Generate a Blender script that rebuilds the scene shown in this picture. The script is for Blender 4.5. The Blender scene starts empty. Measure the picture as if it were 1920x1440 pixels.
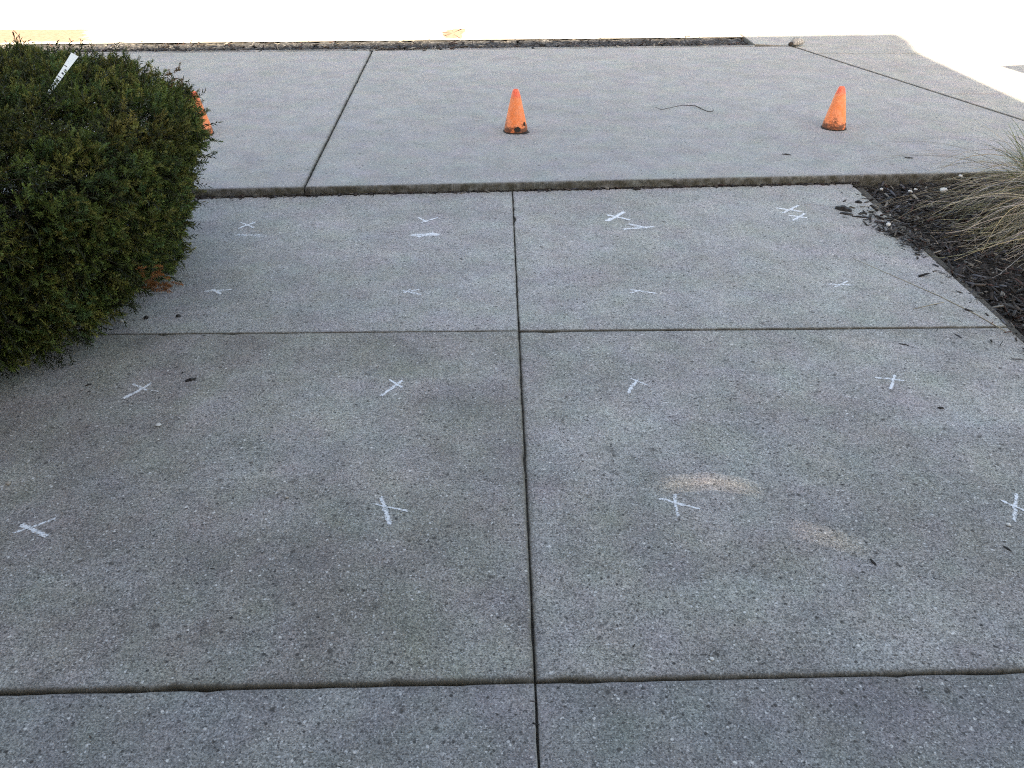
import bpy, bmesh, math, random
import numpy as np
from mathutils import Vector, Matrix, noise

R = math.radians
sc = bpy.context.scene
col = sc.collection
rng = np.random.default_rng(11)
random.seed(5)

# ------------------------------------------------------------------ camera
CAM_H, PITCH, FPX = 1.55, 32.1, 1554.0          # metres, degrees down, focal length in photo pixels
cam = bpy.data.cameras.new('camera')
cam.sensor_width = 36.0
cam.lens = 36.0 * FPX / 1920.0
cam.clip_start, cam.clip_end = 0.05, 600.0
cam_o = bpy.data.objects.new('camera', cam)
cam_o.location = (0, 0, CAM_H)
cam_o.rotation_euler = (R(90 - PITCH), 0, 0)
col.objects.link(cam_o)
sc.camera = cam_o

# ------------------------------------------------------------------ light
SUN_ELEV = 40.0                                  # sun stands behind the viewer; light travels along +Y
world = bpy.data.worlds.new('World'); sc.world = world
world.use_nodes = True
wn = world.node_tree
sky = wn.nodes.new('ShaderNodeTexSky')
sky.sky_type = 'NISHITA'; sky.sun_disc = False
sky.sun_elevation = R(SUN_ELEV); sky.sun_rotation = R(180)
sky.air_density, sky.dust_density, sky.ozone_density = 1.0, 2.0, 1.0
wn.nodes['Background'].inputs['Strength'].default_value = 0.13
wn.links.new(sky.outputs['Color'], wn.nodes['Background'].inputs['Color'])
sun = bpy.data.lights.new('sun', 'SUN')
sun.energy = 5.0; sun.angle = R(0.53); sun.color = (1.0, 0.95, 0.87)
sun_o = bpy.data.objects.new('sun', sun)
sun_o.location = (0, -20, 20); sun_o.rotation_euler = (R(90 - SUN_ELEV), 0, 0)
col.objects.link(sun_o)
vs = sc.view_settings
vs.view_transform = 'Standard'; vs.look = 'None'; vs.gamma = 1.0; vs.use_curve_mapping = False
vs.exposure = 2.25
vs.use_white_balance = True
vs.white_balance_temperature = 8700; vs.white_balance_tint = 10
sc.cycles.use_denoising = False
sc.cycles.pixel_filter_type = 'BLACKMAN_HARRIS'; sc.cycles.filter_width = 1.1
sc.cycles.max_bounces = 8; sc.cycles.transparent_max_bounces = 12

# ------------------------------------------------------------------ helpers
_p = R(PITCH)
FW = np.array([0, math.cos(_p), -math.sin(_p)]); RT = np.array([1.0, 0, 0]); UP = np.cross(RT, FW)
def at(x, y, z=0.0):
    """point of the horizontal plane at height z that the photograph shows at pixel (x, y)"""
    d = FW + (x - 960) / FPX * RT - (y - 720) / FPX * UP
    return np.array([0, 0, CAM_H]) + (z - CAM_H) / d[2] * d
def line_x(a, b, y):  return a[0] + (b[0] - a[0]) * (y - a[1]) / (b[1] - a[1])
def line_y(a, b, x):  return a[1] + (b[1] - a[1]) * (x - a[0]) / (b[0] - a[0])

def tag(o, label=None, cat=None, group=None, kind=None):
    if label: o['label'] = label
    if cat: o['category'] = cat
    if group: o['group'] = group
    if kind: o['kind'] = kind
    return o
def empty(name, loc=(0, 0, 0), rz=0.0):
    o = bpy.data.objects.new(name, None); o.location = loc; o.rotation_euler = (0, 0, rz)
    o.empty_display_size = 0.1; col.objects.link(o); return o
def link(name, me, parent=None, mat=None):
    if mat is not None and not me.materials: me.materials.append(mat)
    o = bpy.data.objects.new(name, me); col.objects.link(o)
    if parent is not None: o.parent = parent
    return o
def mesh_np(name, V, F, mat=None, attrs=None, smooth=False):
    """V (n,3), F (m,k) numpy; attrs {name: (n,) float or (n,3) colour}"""
    me = bpy.data.meshes.new(name)
    V = np.asarray(V, np.float32); F = np.asarray(F, np.int32); m, k = F.shape
    me.vertices.add(len(V)); me.vertices.foreach_set('co', V.ravel())
    me.loops.add(m * k); me.loops.foreach_set('vertex_index', F.ravel())
    me.polygons.add(m); me.polygons.foreach_set('loop_start', np.arange(0, m * k, k, dtype=np.int32))
    if smooth: me.polygons.foreach_set('use_smooth', np.ones(m, bool))
    me.update(calc_edges=True)
    for an, a in (attrs or {}).items():
        a = np.asarray(a, np.float32)
        if a.ndim == 1:
            me.attributes.new(an, 'FLOAT', 'POINT').data.foreach_set('value', a)
        else:
            c = np.ones((len(V), 4), np.float32); c[:, :3] = a
            me.attributes.new(an, 'FLOAT_COLOR', 'POINT').data.foreach_set('color', c.ravel())
    if mat: me.materials.append(mat)
    return me
def mesh_py(name, verts, faces, mat=None, attr=None, smooth=False):
    me = bpy.data.meshes.new(name); me.from_pydata([tuple(v) for v in verts], [], faces); me.update()
    if attr:
        for an, a in attr.items():
            me.attributes.new(an, 'FLOAT', 'POINT').data.foreach_set('value', np.asarray(a, np.float32))
    if smooth: me.polygons.foreach_set('use_smooth', np.ones(len(faces), bool))
    if mat: me.materials.append(mat)
    return me
def box_mesh(name, lo, hi, mat, bevel=0.0):
    bm = bmesh.new(); bmesh.ops.create_cube(bm, size=1)
    for v in bm.verts: v.co = Vector([lo[i] + (v.co[i] + .5) * (hi[i] - lo[i]) for i in range(3)])
    if bevel: bmesh.ops.bevel(bm, geom=bm.edges[:], offset=bevel, segments=2, affect='EDGES')
    me = bpy.data.meshes.new(name); bm.to_mesh(me); bm.free(); me.materials.append(mat); return me
def tube_mesh(name, pts, radii, mat, n=6):
    V, F = [], []
    pts = [np.asarray(p, float) for p in pts]
    for i, p in enumerate(pts):
        t = pts[min(i + 1, len(pts) - 1)] - pts[max(i - 1, 0)]; t /= np.linalg.norm(t) + 1e-9
        a = np.cross(t, [0, 0, 1.0] if abs(t[2]) < .9 else [1.0, 0, 0]); a /= np.linalg.norm(a); b = np.cross(t, a)
        for k in range(n):
            an = 2 * math.pi * k / n; V.append(p + radii[i] * (math.cos(an) * a + math.sin(an) * b))
    for i in range(len(pts) - 1):
        for k in range(n):
            F.append((i * n + k, i * n + (k + 1) % n, (i + 1) * n + (k + 1) % n, (i + 1) * n + k))
    F.append(tuple(range(n))[::-1]); F.append(tuple((len(pts) - 1) * n + k for k in range(n)))
    return mesh_py(name, V, F, mat, smooth=True)

# ------------------------------------------------------------------ materials
class NT:
    def __init__(s, name):
        s.m = bpy.data.materials.new(name); s.m.use_nodes = True; s.t = s.m.node_tree
        s.b = s.t.nodes['Principled BSDF']; s.out = s.t.nodes['Material Output']
    def n(s, typ, **kw):
        nd = s.t.nodes.new(typ)
        for k, v in kw.items(): setattr(nd, k, v)
        return nd
    def put(s, sock, v):
        if isinstance(v, bpy.types.NodeSocket): s.t.links.new(v, sock)
        elif v is not None:
            if sock.type == 'RGBA' and not hasattr(v, '__len__'): v = (v, v, v, 1)
            elif sock.type == 'RGBA' and len(v) == 3: v = (*v, 1)
            sock.default_value = v
    def pos(s): return s.n('ShaderNodeNewGeometry').outputs['Position']
    def vmul(s, v, k):
        nd = s.n('ShaderNodeVectorMath', operation='MULTIPLY'); s.put(nd.inputs[0], v); nd.inputs[1].default_value = k
        return nd.outputs[0]
    def noise(s, v, scale, detail=4, rough=.55, out='Fac'):
        nd = s.n('ShaderNodeTexNoise'); s.put(nd.inputs['Vector'], v)
        nd.inputs['Scale'].default_value = scale; nd.inputs['Detail'].default_value = detail; nd.inputs['Roughness'].default_value = rough
        return nd.outputs[out]
    def voro(s, v, scale, dim='2D'):
        nd = s.n('ShaderNodeTexVoronoi', voronoi_dimensions=dim); s.put(nd.inputs['Vector'], v); nd.inputs['Scale'].default_value = scale
        return nd
    def math(s, op, a, b=None, c=None, clamp=False):
        nd = s.n('ShaderNodeMath', operation=op, use_clamp=clamp)
        for i, v in enumerate((a, b, c)):
            if v is not None: s.put(nd.inputs[i], v)
        return nd.outputs[0]
    def rmap(s, v, a, b, c=0.0, d=1.0, smooth=False):
        nd = s.n('ShaderNodeMapRange', interpolation_type='SMOOTHSTEP' if smooth else 'LINEAR')
        s.put(nd.inputs[0], v)
        for i, q in enumerate((a, b, c, d)): nd.inputs[i + 1].default_value = q
        return nd.outputs[0]
    def mix(s, f, a, b, blend='MIX'):
        nd = s.n('ShaderNodeMix', data_type='RGBA', blend_type=blend); s.put(nd.inputs['Factor'], f)
        s.put(nd.inputs[6], a); s.put(nd.inputs[7], b); return nd.outputs[2]
    def sep(s, c, i):
        nd = s.n('ShaderNodeSeparateColor'); s.put(nd.inputs[0], c); return nd.outputs[i]
    def attr(s, name, out='Fac'): return s.n('ShaderNodeAttribute', attribute_name=name).outputs[out]
    def bump(s, h, strength=.4, dist=.002):
        nd = s.n('ShaderNodeBump'); nd.inputs['Strength'].default_value = strength; nd.inputs['Distance'].default_value = dist
        s.put(nd.inputs['Height'], h); s.t.links.new(nd.outputs[0], s.b.inputs['Normal'])
    def fin(s, colr, rough=.85, spec=.3):
        s.put(s.b.inputs['Base Color'], colr); s.put(s.b.inputs['Roughness'], rough); s.b.inputs['Specular IOR Level'].default_value = spec
        return s.m

def concrete(name, base, dark, off, grain=1.0, flecks=1.0, blotch=1.0, moss=(.165, .15, .12)):
    t = NT(name); p0 = t.pos()
    sh = t.n('ShaderNodeVectorMath', operation='ADD'); t.put(sh.inputs[0], p0); sh.inputs[1].default_value = (off, off * .7, 0); p = sh.outputs[0]
    c = t.mix(t.rmap(t.noise(p, 1.25, 5, .62), .36, .64, 0, 1.0 * blotch), base, dark)
    c = t.mix(t.rmap(t.noise(p, 6.0, 6, .66), .40, .70, 0, .42), c, tuple(x * .62 for x in dark))            # damp blotches
    c = t.mix(t.rmap(t.noise(p, 17, 5, .7), .55, .72, 0, .42 * blotch), c, tuple(x * .5 for x in dark))
    tint = t.noise(p, 5.5, 4, .6, 'Color')
    c = t.mix(.15, c, t.mix(1.0, c, t.mix(.8, (1.25, 1.25, 1.25), t.mix(1.0, tint, (1.9, 1.9, 1.9), 'MULTIPLY')), 'MULTIPLY'))
    def gain(c, fac, lo, hi, a, b):
        v = t.rmap(fac, lo, hi, a, b); cc = t.n('ShaderNodeCombineColor')
        for i in range(3): t.put(cc.inputs[i], v)
        return t.mix(1.0, c, cc.outputs[0], 'MULTIPLY')
    c = gain(c, t.noise(t.vmul(p, (7, 110, 1)), 1.0, 3, .6), .25, .75, 1 - .10 * grain, 1 + .10 * grain)     # broom marks
    g1 = t.sep(t.voro(p, 310).outputs['Color'], 0)
    c = gain(c, g1, 0, 1, 1 - .50 * grain, 1 + .50 * grain)
    g2 = t.noise(p, 130, 3, .7)
    c = gain(c, g2, .25, .75, 1 - .32 * grain, 1 + .32 * grain)
    g3 = t.noise(t.vmul(p, (1, 1.9, 1)), 26, 4, .7)
    c = gain(c, g3, .25, .75, 1 - .13 * grain, 1 + .13 * grain)
    # pale and dark grains of aggregate
    wob = t.n('ShaderNodeVectorMath', operation='ADD'); t.put(wob.inputs[0], p); t.put(wob.inputs[1], t.vmul(t.noise(p, 160, 2, .6, 'Color'), (.006, .006, 0))); pw = wob.outputs[0]
    for sc_, thr, rad, colr, am in ((210, .86, .42, (.60, .60, .59), .5), (85, .95, .26, (.66, .65, .63), .7), (26, .962, .11, (.74, .72, .68), .8), (60, .965, .20, (.74, .72, .68), .75), (190, .66, .42, (.06, .057, .054), .6), (80, .86, .28, (.045, .042, .04), .6), (21, .87, .14, (.05, .045, .04), .7), (9, .90, .10, (.07, .062, .055), .55), (45, .84, .18, (.04, .037, .034), .8), (5.5, .80, .06, (.06, .055, .05), .65)):
        v = t.voro(pw, sc_); rnd = t.sep(v.outputs['Color'], 1)
        rr = t.math('MULTIPLY', t.rmap(t.sep(v.outputs['Color'], 2), 0, 1, .35, 1.25), rad)
        f = t.math('MULTIPLY', t.rmap(t.math('SUBTRACT', v.outputs['Distance'], rr), -.08, .02, 1, 0), t.math('GREATER_THAN', rnd, 1 - (1 - thr) * flecks))
        c = t.mix(t.math('MULTIPLY', f, am), c, colr)
    # algae and dirt on the tooled edges
    e = t.attr('edge'); ef = t.math('MULTIPLY', t.rmap(e, .05, .8), t.rmap(t.noise(p, 22, 4, .65), .25, .6, .35, 1), clamp=True)
    c = t.mix(t.math('MULTIPLY', ef, .95), c, t.mix(t.noise(p, 40, 3), moss, tuple(x * .45 for x in moss)))
    h = t.math('ADD', t.math('MULTIPLY', g1, .35), t.math('ADD', g2, t.math('MULTIPLY', g3, .8)))
    t.bump(h, .55, .003)
    return t.fin(c, .88, .25)

M = {}
M['walk_l'] = concrete('concrete_walk_left', (0.367, 0.350, 0.324), (0.209, 0.194, 0.172), 3.1, .86, 1.0, .85)
M['walk_r'] = concrete('concrete_walk_right', (0.386, 0.370, 0.345), (0.241, 0.227, 0.208), 9.7, .86, 1.1, .8)
M['walk_fl'] = concrete('concrete_walk_far_left', (0.385, 0.374, 0.356), (0.284, 0.273, 0.257), 17.3, .85, 1.1, .7)
M['walk_fr'] = concrete('concrete_walk_far_right', (0.396, 0.385, 0.364), (0.294, 0.281, 0.260), 23.9, .85, 1.2, .7)
M['walk_n'] = concrete('concrete_walk_near', (0.302, 0.294, 0.282), (0.205, 0.201, 0.192), 31.0, .75, 1.1, .8, moss=(.34, .325, .30))
M['side'] = concrete('concrete_sidewalk', (.34, .335, .325), (.285, .28, .27), 41.0, .42, .55, .5, moss=(.085, .076, .052))
M['kerb'] = concrete('concrete_kerb', (.37, .36, .34), (.26, .25, .235), 47.0, .9, .8, .6, moss=(.16, .15, .13))
M['apron'] = concrete('concrete_apron', (.36, .345, .325), (.29, .28, .26), 53.0, .6, .5, .5, moss=(.2, .19, .17))
def road_mat():
    t = NT('road_concrete'); p = t.pos()
    c = t.mix(t.rmap(t.noise(p, .7, 4), .35, .7), (.50, .48, .44), (.42, .40, .36))
    c = t.mix(t.rmap(t.noise(p, 60, 4, .7), .3, .7, 0, .35), c, (.3, .28, .25))
    sp = t.n('ShaderNodeSeparateXYZ'); t.put(sp.inputs[0], p)
    near = t.rmap(t.math('SUBTRACT', sp.outputs[1], t.math('MULTIPLY', sp.outputs[0], .075)), 8.7, 9.3, .42, 0)
    c = t.mix(t.rmap(t.math('ADD', t.noise(p, 5, 6, .7), near), .62, .95, 0, .85), c, (.20, .15, .10))   # dust washed against the gutter
    t.bump(t.noise(p, 90, 4, .7), .4, .003); return t.fin(c, .9, .2)
M['road'] = road_mat()
def speck_mat(name, c1, c2, c3, scale, rough=.95):
    t = NT(name); p = t.pos()
    c = t.mix(t.rmap(t.noise(p, scale, 5, .65), .3, .7), c1, c2)
    v = t.voro(p, scale * 6, '3D'); c = t.mix(t.rmap(t.sep(v.outputs['Color'], 0), .75, .95, 0, .8), c, c3)
    t.bump(t.noise(p, scale * 5, 4, .7), .7, .006); return t.fin(c, rough, .2)
M['soil'] = speck_mat('soil', (.022, .018, .015), (.045, .036, .028), (.08, .07, .06), 14)
M['joint'] = speck_mat('gritty_joint_dust', (.05, .045, .038), (.10, .09, .075), (.16, .15, .13), 40)
M['asphalt'] = speck_mat('old_asphalt', (.03, .03, .032), (.06, .06, .06), (.16, .155, .15), 9)
M['patch'] = speck_mat('bare_sandy_soil', (.15, .092, .062), (.21, .135, .095), (.10, .068, .05), 7)
def patch_mat():
    t = NT('bare_sandy_soil'); p = t.pos(); n = t.noise(p, 9, 6, .7)
    f = t.rmap(t.math('ADD', t.math('MULTIPLY', t.attr('fade'), .55), n), .55, .85, 0, 1)
    c = t.mix(t.rmap(t.noise(p, 26, 4, .7), .3, .7), (.17, .11, .077), (.27, .19, .14))
    t.bump(t.noise(p, 50, 4, .7), .6, .006); return t.fin(t.mix(f, (.48, .45, .40), c), .95, .2)
M['patch'] = patch_mat()
M['gravel'] = speck_mat('gravel_grey', (.10, .10, .10), (.25, .245, .235), (.35, .34, .33), 30)
def attr_mat(name, rough=.8, spec=.3, trans=0.0, nscale=0, namt=.3):
    t = NT(name); c = t.attr('tint', 'Color')
    if nscale:
        v = t.rmap(t.noise(t.pos(), nscale, 3), .25, .75, 1 - namt, 1 + namt); cc = t.n('ShaderNodeCombineColor')
        for i in range(3): t.put(cc.inputs[i], v)
        c = t.mix(1.0, c, cc.outputs[0], 'MULTIPLY')
    t.fin(c, rough, spec)
    if trans:
        tr = t.n('ShaderNodeBsdfTranslucent'); t.put(tr.inputs['Color'], c)
        mx = t.n('ShaderNodeMixShader'); mx.inputs[0].default_value = trans
        t.t.links.new(t.b.outputs[0], mx.inputs[1]); t.t.links.new(tr.outputs[0], mx.inputs[2]); t.t.links.new(mx.outputs[0], t.out.inputs['Surface'])
    return t.m
M['needle'] = attr_mat('yew_needles', .45, .28, .18)
M['chip'] = attr_mat('bark_mulch', .75, .35, 0, 300, .4)
M['blade'] = attr_mat('grass_blade', .6, .3, .1)
M['stone'] = attr_mat('small_stones', .8, .3, 0, 200, .25)
def plain(name, c, rough=.8, nscale=40, amt=.3, spec=.3):
    t = NT(name); p = t.n('ShaderNodeTexCoord').outputs['Object']
    v = t.rmap(t.noise(p, nscale, 4, .6), .25, .75, 1 - amt, 1 + amt); cc = t.n('ShaderNodeCombineColor')
    for i in range(3): t.put(cc.inputs[i], v)
    t.bump(t.noise(p, nscale * 3, 3), .3, .002)
    return t.fin(t.mix(1.0, c, cc.outputs[0], 'MULTIPLY'), rough, spec)
M['bark'] = plain('bark', (.07, .05, .035), .9, 60)
M['darkbark'] = plain('wet_bark_piece', (.022, .018, .016), .6, 80, .5)
M['twig'] = plain('grey_twig', (.045, .04, .04), .8, 80)
M['white_plastic'] = plain('white_plastic_tag', (.78, .78, .76), .4, 20, .06)
M['ink'] = plain('black_marker_ink', (.02, .02, .025), .5, 20, .2)
M['paper'] = plain('cigarette_paper', (.78, .76, .72), .8, 120, .15)
M['filter'] = plain('cigarette_filter', (.6, .42, .24), .8, 120, .25)
M['pebble'] = plain('white_pebble', (.62, .60, .56), .7, 60, .2)
M['pebble_tan'] = plain('tan_pebble', (.36, .31, .26), .8, 60, .3)
M['rubber'] = plain('torn_black_rubber', (.03, .024, .02), .8, 60, .5)
def chalk_mat():
    t = NT('white_chalk'); p = t.pos(); f = t.attr('fade')
    g = t.math('ADD', t.math('MULTIPLY', t.sep(t.voro(p, 230).outputs['Color'], 0), .60), t.math('MULTIPLY', t.rmap(t.noise(p, 85, 4, .75), .28, .72), .50))
    a = t.math('MULTIPLY', t.rmap(t.math('ADD', t.math('MULTIPLY', f, .92), t.math('SUBTRACT', g, 1.00)), 0, .55, 0, 1), 1.0, clamp=True)
    t.fin((.80, .82, .84), .95, .1)
    t.put(t.b.inputs['Alpha'], t.math('MULTIPLY', a, .9)); return t.m
M['chalk'] = chalk_mat()
def cone_mat():
    t = NT('faded_orange_vinyl'); p = t.n('ShaderNodeTexCoord').outputs['Object']
    z = t.n('ShaderNodeSeparateXYZ'); t.put(z.inputs[0], p); z = z.outputs[2]
    c = t.mix(t.rmap(z, .235, .26), (.97, .245, .080), (.93, .15, .08))
    c = t.mix(t.rmap(t.noise(p, 30, 4, .6),   .40, .66, 0, .55), c, (.95, .38, .22))
    n = t.noise(t.vmul(p, (1, 1, 1.6)), 24, 5, .65)
    low = t.rmap(z, .005, .15, .31, -.16)
    d = t.rmap(t.math('ADD', n, low), .60, .76, 0, .9)
    c = t.mix(d, c, t.mix(t.noise(p, 50, 3), (.16, .06, .03), (.03, .022, .018)))
    t.bump(t.noise(p, 40, 4), .3, .004); return t.fin(c, .55, .35)
M['cone'] = cone_mat()
M['wall'] = plain('grey_cladding', (.30, .28, .26), .8, 3, .1)
M['brick'] = plain('buff_masonry', (.32, .25, .20), .9, 8, .2)
M['glass'] = plain('dark_window_glass', (.03, .035, .04), .08, 2, .1, .5)
M['metal'] = plain('grey_metal', (.35, .35, .36), .4, 10, .1)

# ------------------------------------------------------------------ slabs
def offset_ring(P, N, d): return P + N * d
def slab(name, poly, top, parent, mat, thick=.1, r=.012, jit=.0012, chips=3, seed=0, step=.025, tilt=None, hub=None):
    """concrete panel with tooled, slightly ragged edges; poly runs anticlockwise"""
    rs = np.random.default_rng(seed); poly = np.asarray(poly, float)[:, :2]
    if np.sum(np.cross(poly, np.roll(poly, -1, 0))) < 0: poly = poly[::-1]
    P, N = [], []
    k = len(poly); en = []
    for i in range(k):
        d = poly[(i + 1) % k] - poly[i]; d /= np.linalg.norm(d); en.append(np.array([-d[1], d[0]]))
    for i in range(k):
        a, b = poly[i], poly[(i + 1) % k]; L = np.linalg.norm(b - a); n = max(2, int(min(L / step, 260)))
        m = en[i - 1] + en[i]; m /= np.dot(m, en[i])
        P.append(a); N.append(m)
        for j in range(n): P.append(a + (b - a) * ((.045 + (L - .09) * j / (n - 1)) / L)); N.append(en[i])
    P, N = np.array(P), np.array(N); n = len(P)
    jt = rs.normal(0, jit, n); jt = (jt + np.roll(jt, 1) + np.roll(jt, -1)) / 1.8
    for _ in range(chips):
        c = rs.integers(n); w = rs.uniform(.6, 1.6); dep = rs.uniform(.004, .010)
        dd = np.minimum(np.abs(np.arange(n) - c), n - np.abs(np.arange(n) - c)); jt += dep * np.exp(-(dd / w) ** 2)
    P = P + N * np.maximum(jt, 0)[:, None]
    rings = [(0, -thick, 1.0), (0, -r * 1.6, 1.0), (0, -r, .95)]
    for q in (1, 2, 3):
        an = q / 3 * math.pi / 2; rings.append((r * (1 - math.cos(an)), -r * (1 - math.sin(an)), (.85, .55, .25)[q - 1]))
    rings.append((r * 2.6, 0, 0))
    V, A, F = [], [], []
    for d, z, a in rings:
        for q in P + N * d: V.append((q[0], q[1], top + z + (tilt(q[0], q[1]) if tilt else 0))); A.append(a)
    for i in range(len(rings) - 1):
        for j in range(n):
            F.append((i * n + j, i * n + (j + 1) % n, (i + 1) * n + (j + 1) % n, (i + 1) * n + j))
    k0 = (len(rings) - 1) * n; cen = np.mean(poly, 0) if hub is None else np.asarray(hub)
    V.append((cen[0], cen[1], top)); A.append(0)
    for j in range(n): F.append((k0 + j, k0 + (j + 1) % n, len(V) - 1))
    me = mesh_py(name, V, F, mat, {'edge': A}, smooth=True)
    me.polygons.foreach_set('use_smooth', np.array([len(f) == 4 for f in F]))
    return link(name, me, parent)

SW = .045                                        # the sidewalk stands this much above the walk
CJ = at(961, 363), at(1010, 1440)                # joint along the middle of the walk
J2 = at(170, 627), at(1890, 612)
J1 = at(0, 1297), at(1920, 1255)
ST = at(380, 370), at(1590, 343)                 # foot of the step
RE = at(1595, 343), at(1890, 612)
XL = -1.86
def isect(l1, l2):
    a, b = l1[0][:2], l1[1][:2]; c, d = l2[0][:2], l2[1][:2]
    A = np.array([b - a, -(d - c)]).T; s = np.linalg.solve(A, c - a); return a + s[0] * (b - a)
LE = np.array([XL, 0, 0]), np.array([XL - .04, 5, 0])
NEAR = np.array([-5, -1.42, 0]), np.array([5, -1.0, 0])
def panel(la, lb, lc, ld, g=(.004,) * 4):
    """la far, lb near, lc left, ld right line; g insets"""
    q = np.array([isect(lb, lc), isect(lb, ld), isect(la, ld), isect(la, lc)])
    q += np.array([[g[2], g[1]], [-g[3], g[1]], [-g[3], -g[0]], [g[2], -g[0]]]); return q

ground = link('ground', mesh_py('ground', [(-250, -250, -.16), (250, -250, -.16), (250, 250, -.16), (-250, 250, -.16)], [(0, 1, 2, 3)], M['road']))
tag(ground, kind='structure')
walk = tag(empty('front_walk'), kind='structure')
slab('slab', panel(ST, J2, LE, CJ, (.012, .0022, 0, .0018)), 0, walk, M['walk_fl'], seed=1, r=.005, chips=5)
slab('slab', panel(ST, J2, CJ, RE, (.012, .0022, .0018, 0)), 0, walk, M['walk_fr'], seed=2, r=.005, chips=4)
slab('slab', panel(J2, J1, LE, CJ, (.0016, .0018, 0, .001)), .001, walk, M['walk_l'], seed=3, r=.008, chips=5)
slab('slab', panel(J2, J1, CJ, RE, (.0016, .0018, .0022, 0)), -.003, walk, M['walk_r'], seed=4, r=.008, chips=4)
slab('slab', panel(J1, NEAR, LE, CJ, (.001, .003, 0, .0012)), -.008, walk, M['walk_n'], seed=5, r=.004, chips=5)
slab('slab', panel(J1, NEAR, CJ, RE, (.001, .003, .0038, 0)), -.0095, walk, M['walk_n'], seed=6, r=.004, chips=5)

side = tag(empty('sidewalk'), kind='structure')
FAR = at(150, 100, SW), at(1485, 86, SW)
SJ = at(570, 351, SW), at(697, 97, SW)
DJ = at(1485, 86, SW), at(1920, 225, SW)         # oblique joint to the driveway apron
FRONT = ST
WL = np.array([-9., 0, 0]), np.array([-9., 5, 0])
WR = np.array([9., 0, 0]), np.array([9., 5, 0])
slab('slab', panel(FAR, FRONT, WL, SJ, (.012, .0, 0, .0025)), SW, side, M['side'], seed=7, r=.012, chips=5)
slab('slab', panel(FAR, FRONT, SJ, DJ, (.012, .0, .0025, .012)), SW, side, M['side'], seed=8, r=.012, chips=5)
AY1 = at(1640, 176, SW)[1]; AY2 = at(1640, 100, SW)[1]
def hl(y): return np.array([0., y, 0]), np.array([1., y, 0])
apron = tag(empty('driveway_apron'), kind='structure')
YF = isect(DJ, FRONT)[1]
slab('slab', panel(hl(AY1), FRONT, DJ, WR, (.003, .0, .006, 0)), SW, apron, M['apron'], seed=9, r=.006, chips=2)
slab('slab', panel(hl(AY2), hl(AY1), DJ, WR, (.003, .003, .006, 0)), SW, apron, M['apron'], seed=10, r=.006, chips=2)
q0 = isect(DJ, hl(AY2)); q1 = isect(DJ, FAR)
GE = at(1408, 78, SW)
slab('slab', [(q0[0] + .006, AY2 + .003), (9, AY2 + .003), (9, 9.3), (GE[0], 9.3), (GE[0], FAR[1][1] + .1), (q1[0] + .006, q1[1])], SW, apron, M['apron'], seed=11, r=.006, chips=2, hub=(4.6, 9.0))
# kerb: a narrow strip behind the sidewalk, then the gutter full of debris
KW = .085
def far_y(x): return line_y(FAR[0], FAR[1], x)
kerb = tag(empty('kerb'), kind='structure')
xs = [-9, -5.2, -2.4, .2, GE[0] - .004]
for i in range(4):
    a, b = xs[i] + .004, xs[i + 1] - .004
    slab('kerb_stone', [(a, far_y(a) + .006), (b, far_y(b) + .006), (b, far_y(b) + KW), (a, far_y(a) + KW)], SW - .003, kerb, M['kerb'], seed=20 + i, r=.008, jit=.003, chips=14)
gv, gf = [], []
gx = np.arange(-9, GE[0] - .01, .04); gy = np.linspace(KW + .004, .62, 12)
for x in gx:
    for d in gy:
        y = far_y(x) + d; gv.append((x, y, .032 * (d - gy[0]) / (gy[-1] - gy[0]) - .004 + .02 * noise.noise((x * 9, y * 9, 0)) + .012 * noise.noise((x * 30, y * 30, 3))))
nY = len(gy)
for i in range(len(gx) - 1):
    for j in range(nY - 1): gf.append((i * nY + j, (i + 1) * nY + j, (i + 1) * nY + j + 1, i * nY + j + 1))
tag(link('gutter', mesh_py('gutter', gv, gf, M['asphalt'], smooth=True)), kind='structure')
r0 = far_y(-200) + .61
tag(link('road', mesh_py('road', [(-60, far_y(-60) + .56, .036), (GE[0] - .003, far_y(GE[0]) + .56, .036), (GE[0] - .003, 9.303, .036), (60, 9.303, .036), (60, 90, .036), (-60, 90, .036)], [(0, 1, 2, 3, 4, 5)], M['road'])), kind='structure')
# ------------------------------------------------------------------ planting beds
def bed(name, x0, x1, y0, y1, zf, st=.05, mat=None):
    X = np.arange(x0, x1 + st / 2, st); Y = np.arange(y0, y1 + st / 2, st)
    V = [(x, y, zf(x, y)) for x in X for y in Y]; m = len(Y)
    F = [(i * m + j, (i + 1) * m + j, (i + 1) * m + j + 1, i * m + j + 1) for i in range(len(X) - 1) for j in range(m - 1)]
    return tag(link(name, mesh_py(name, V, F, mat or M['soil'], smooth=True)), kind='structure')
def fy0(x): return line_y(ST[0], ST[1], x)
def re_x(y): return line_x(RE[0], RE[1], y)
def zr(x, y): return -.035 + .018 * noise.noise((x * 4, y * 4, 0)) + .03 * min(1, max(0, (x - re_x(y) - .1) / .8))
def zl(x, y): return -.03 + .02 * noise.noise((x * 4, y * 4, 7)) + .03 * min(1, max(0, (XL - x - .1) / .6))
bed('mulch_bed_right', 1.9, 6, -.9, 4.9, zr)
bed('mulch_bed_left', -6, -1.84, -1.1, 4.9, zl)
bed('joint_soil', -2.0, 2.0, -1.4, 4.75, lambda x, y: -.024 if y < 1.5 else -.013, .5, M['joint'])
tag(link('joint_soil_sidewalk', mesh_py('joint_soil_sidewalk', [(-8.9, fy0(-8.9) + .06, SW - .02), (8.9, fy0(8.9) + .06, SW - .02), (8.9, 9.2, SW - .02), (GE[0] + .1, 9.2, SW - .02), (GE[0] + .1, far_y(GE[0]) + .06, SW - .02), (-8.9, far_y(-8.9) + .03, SW - .02)], [(0, 1, 2, 3, 4, 5)], M['soil'])), kind='structure')

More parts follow.
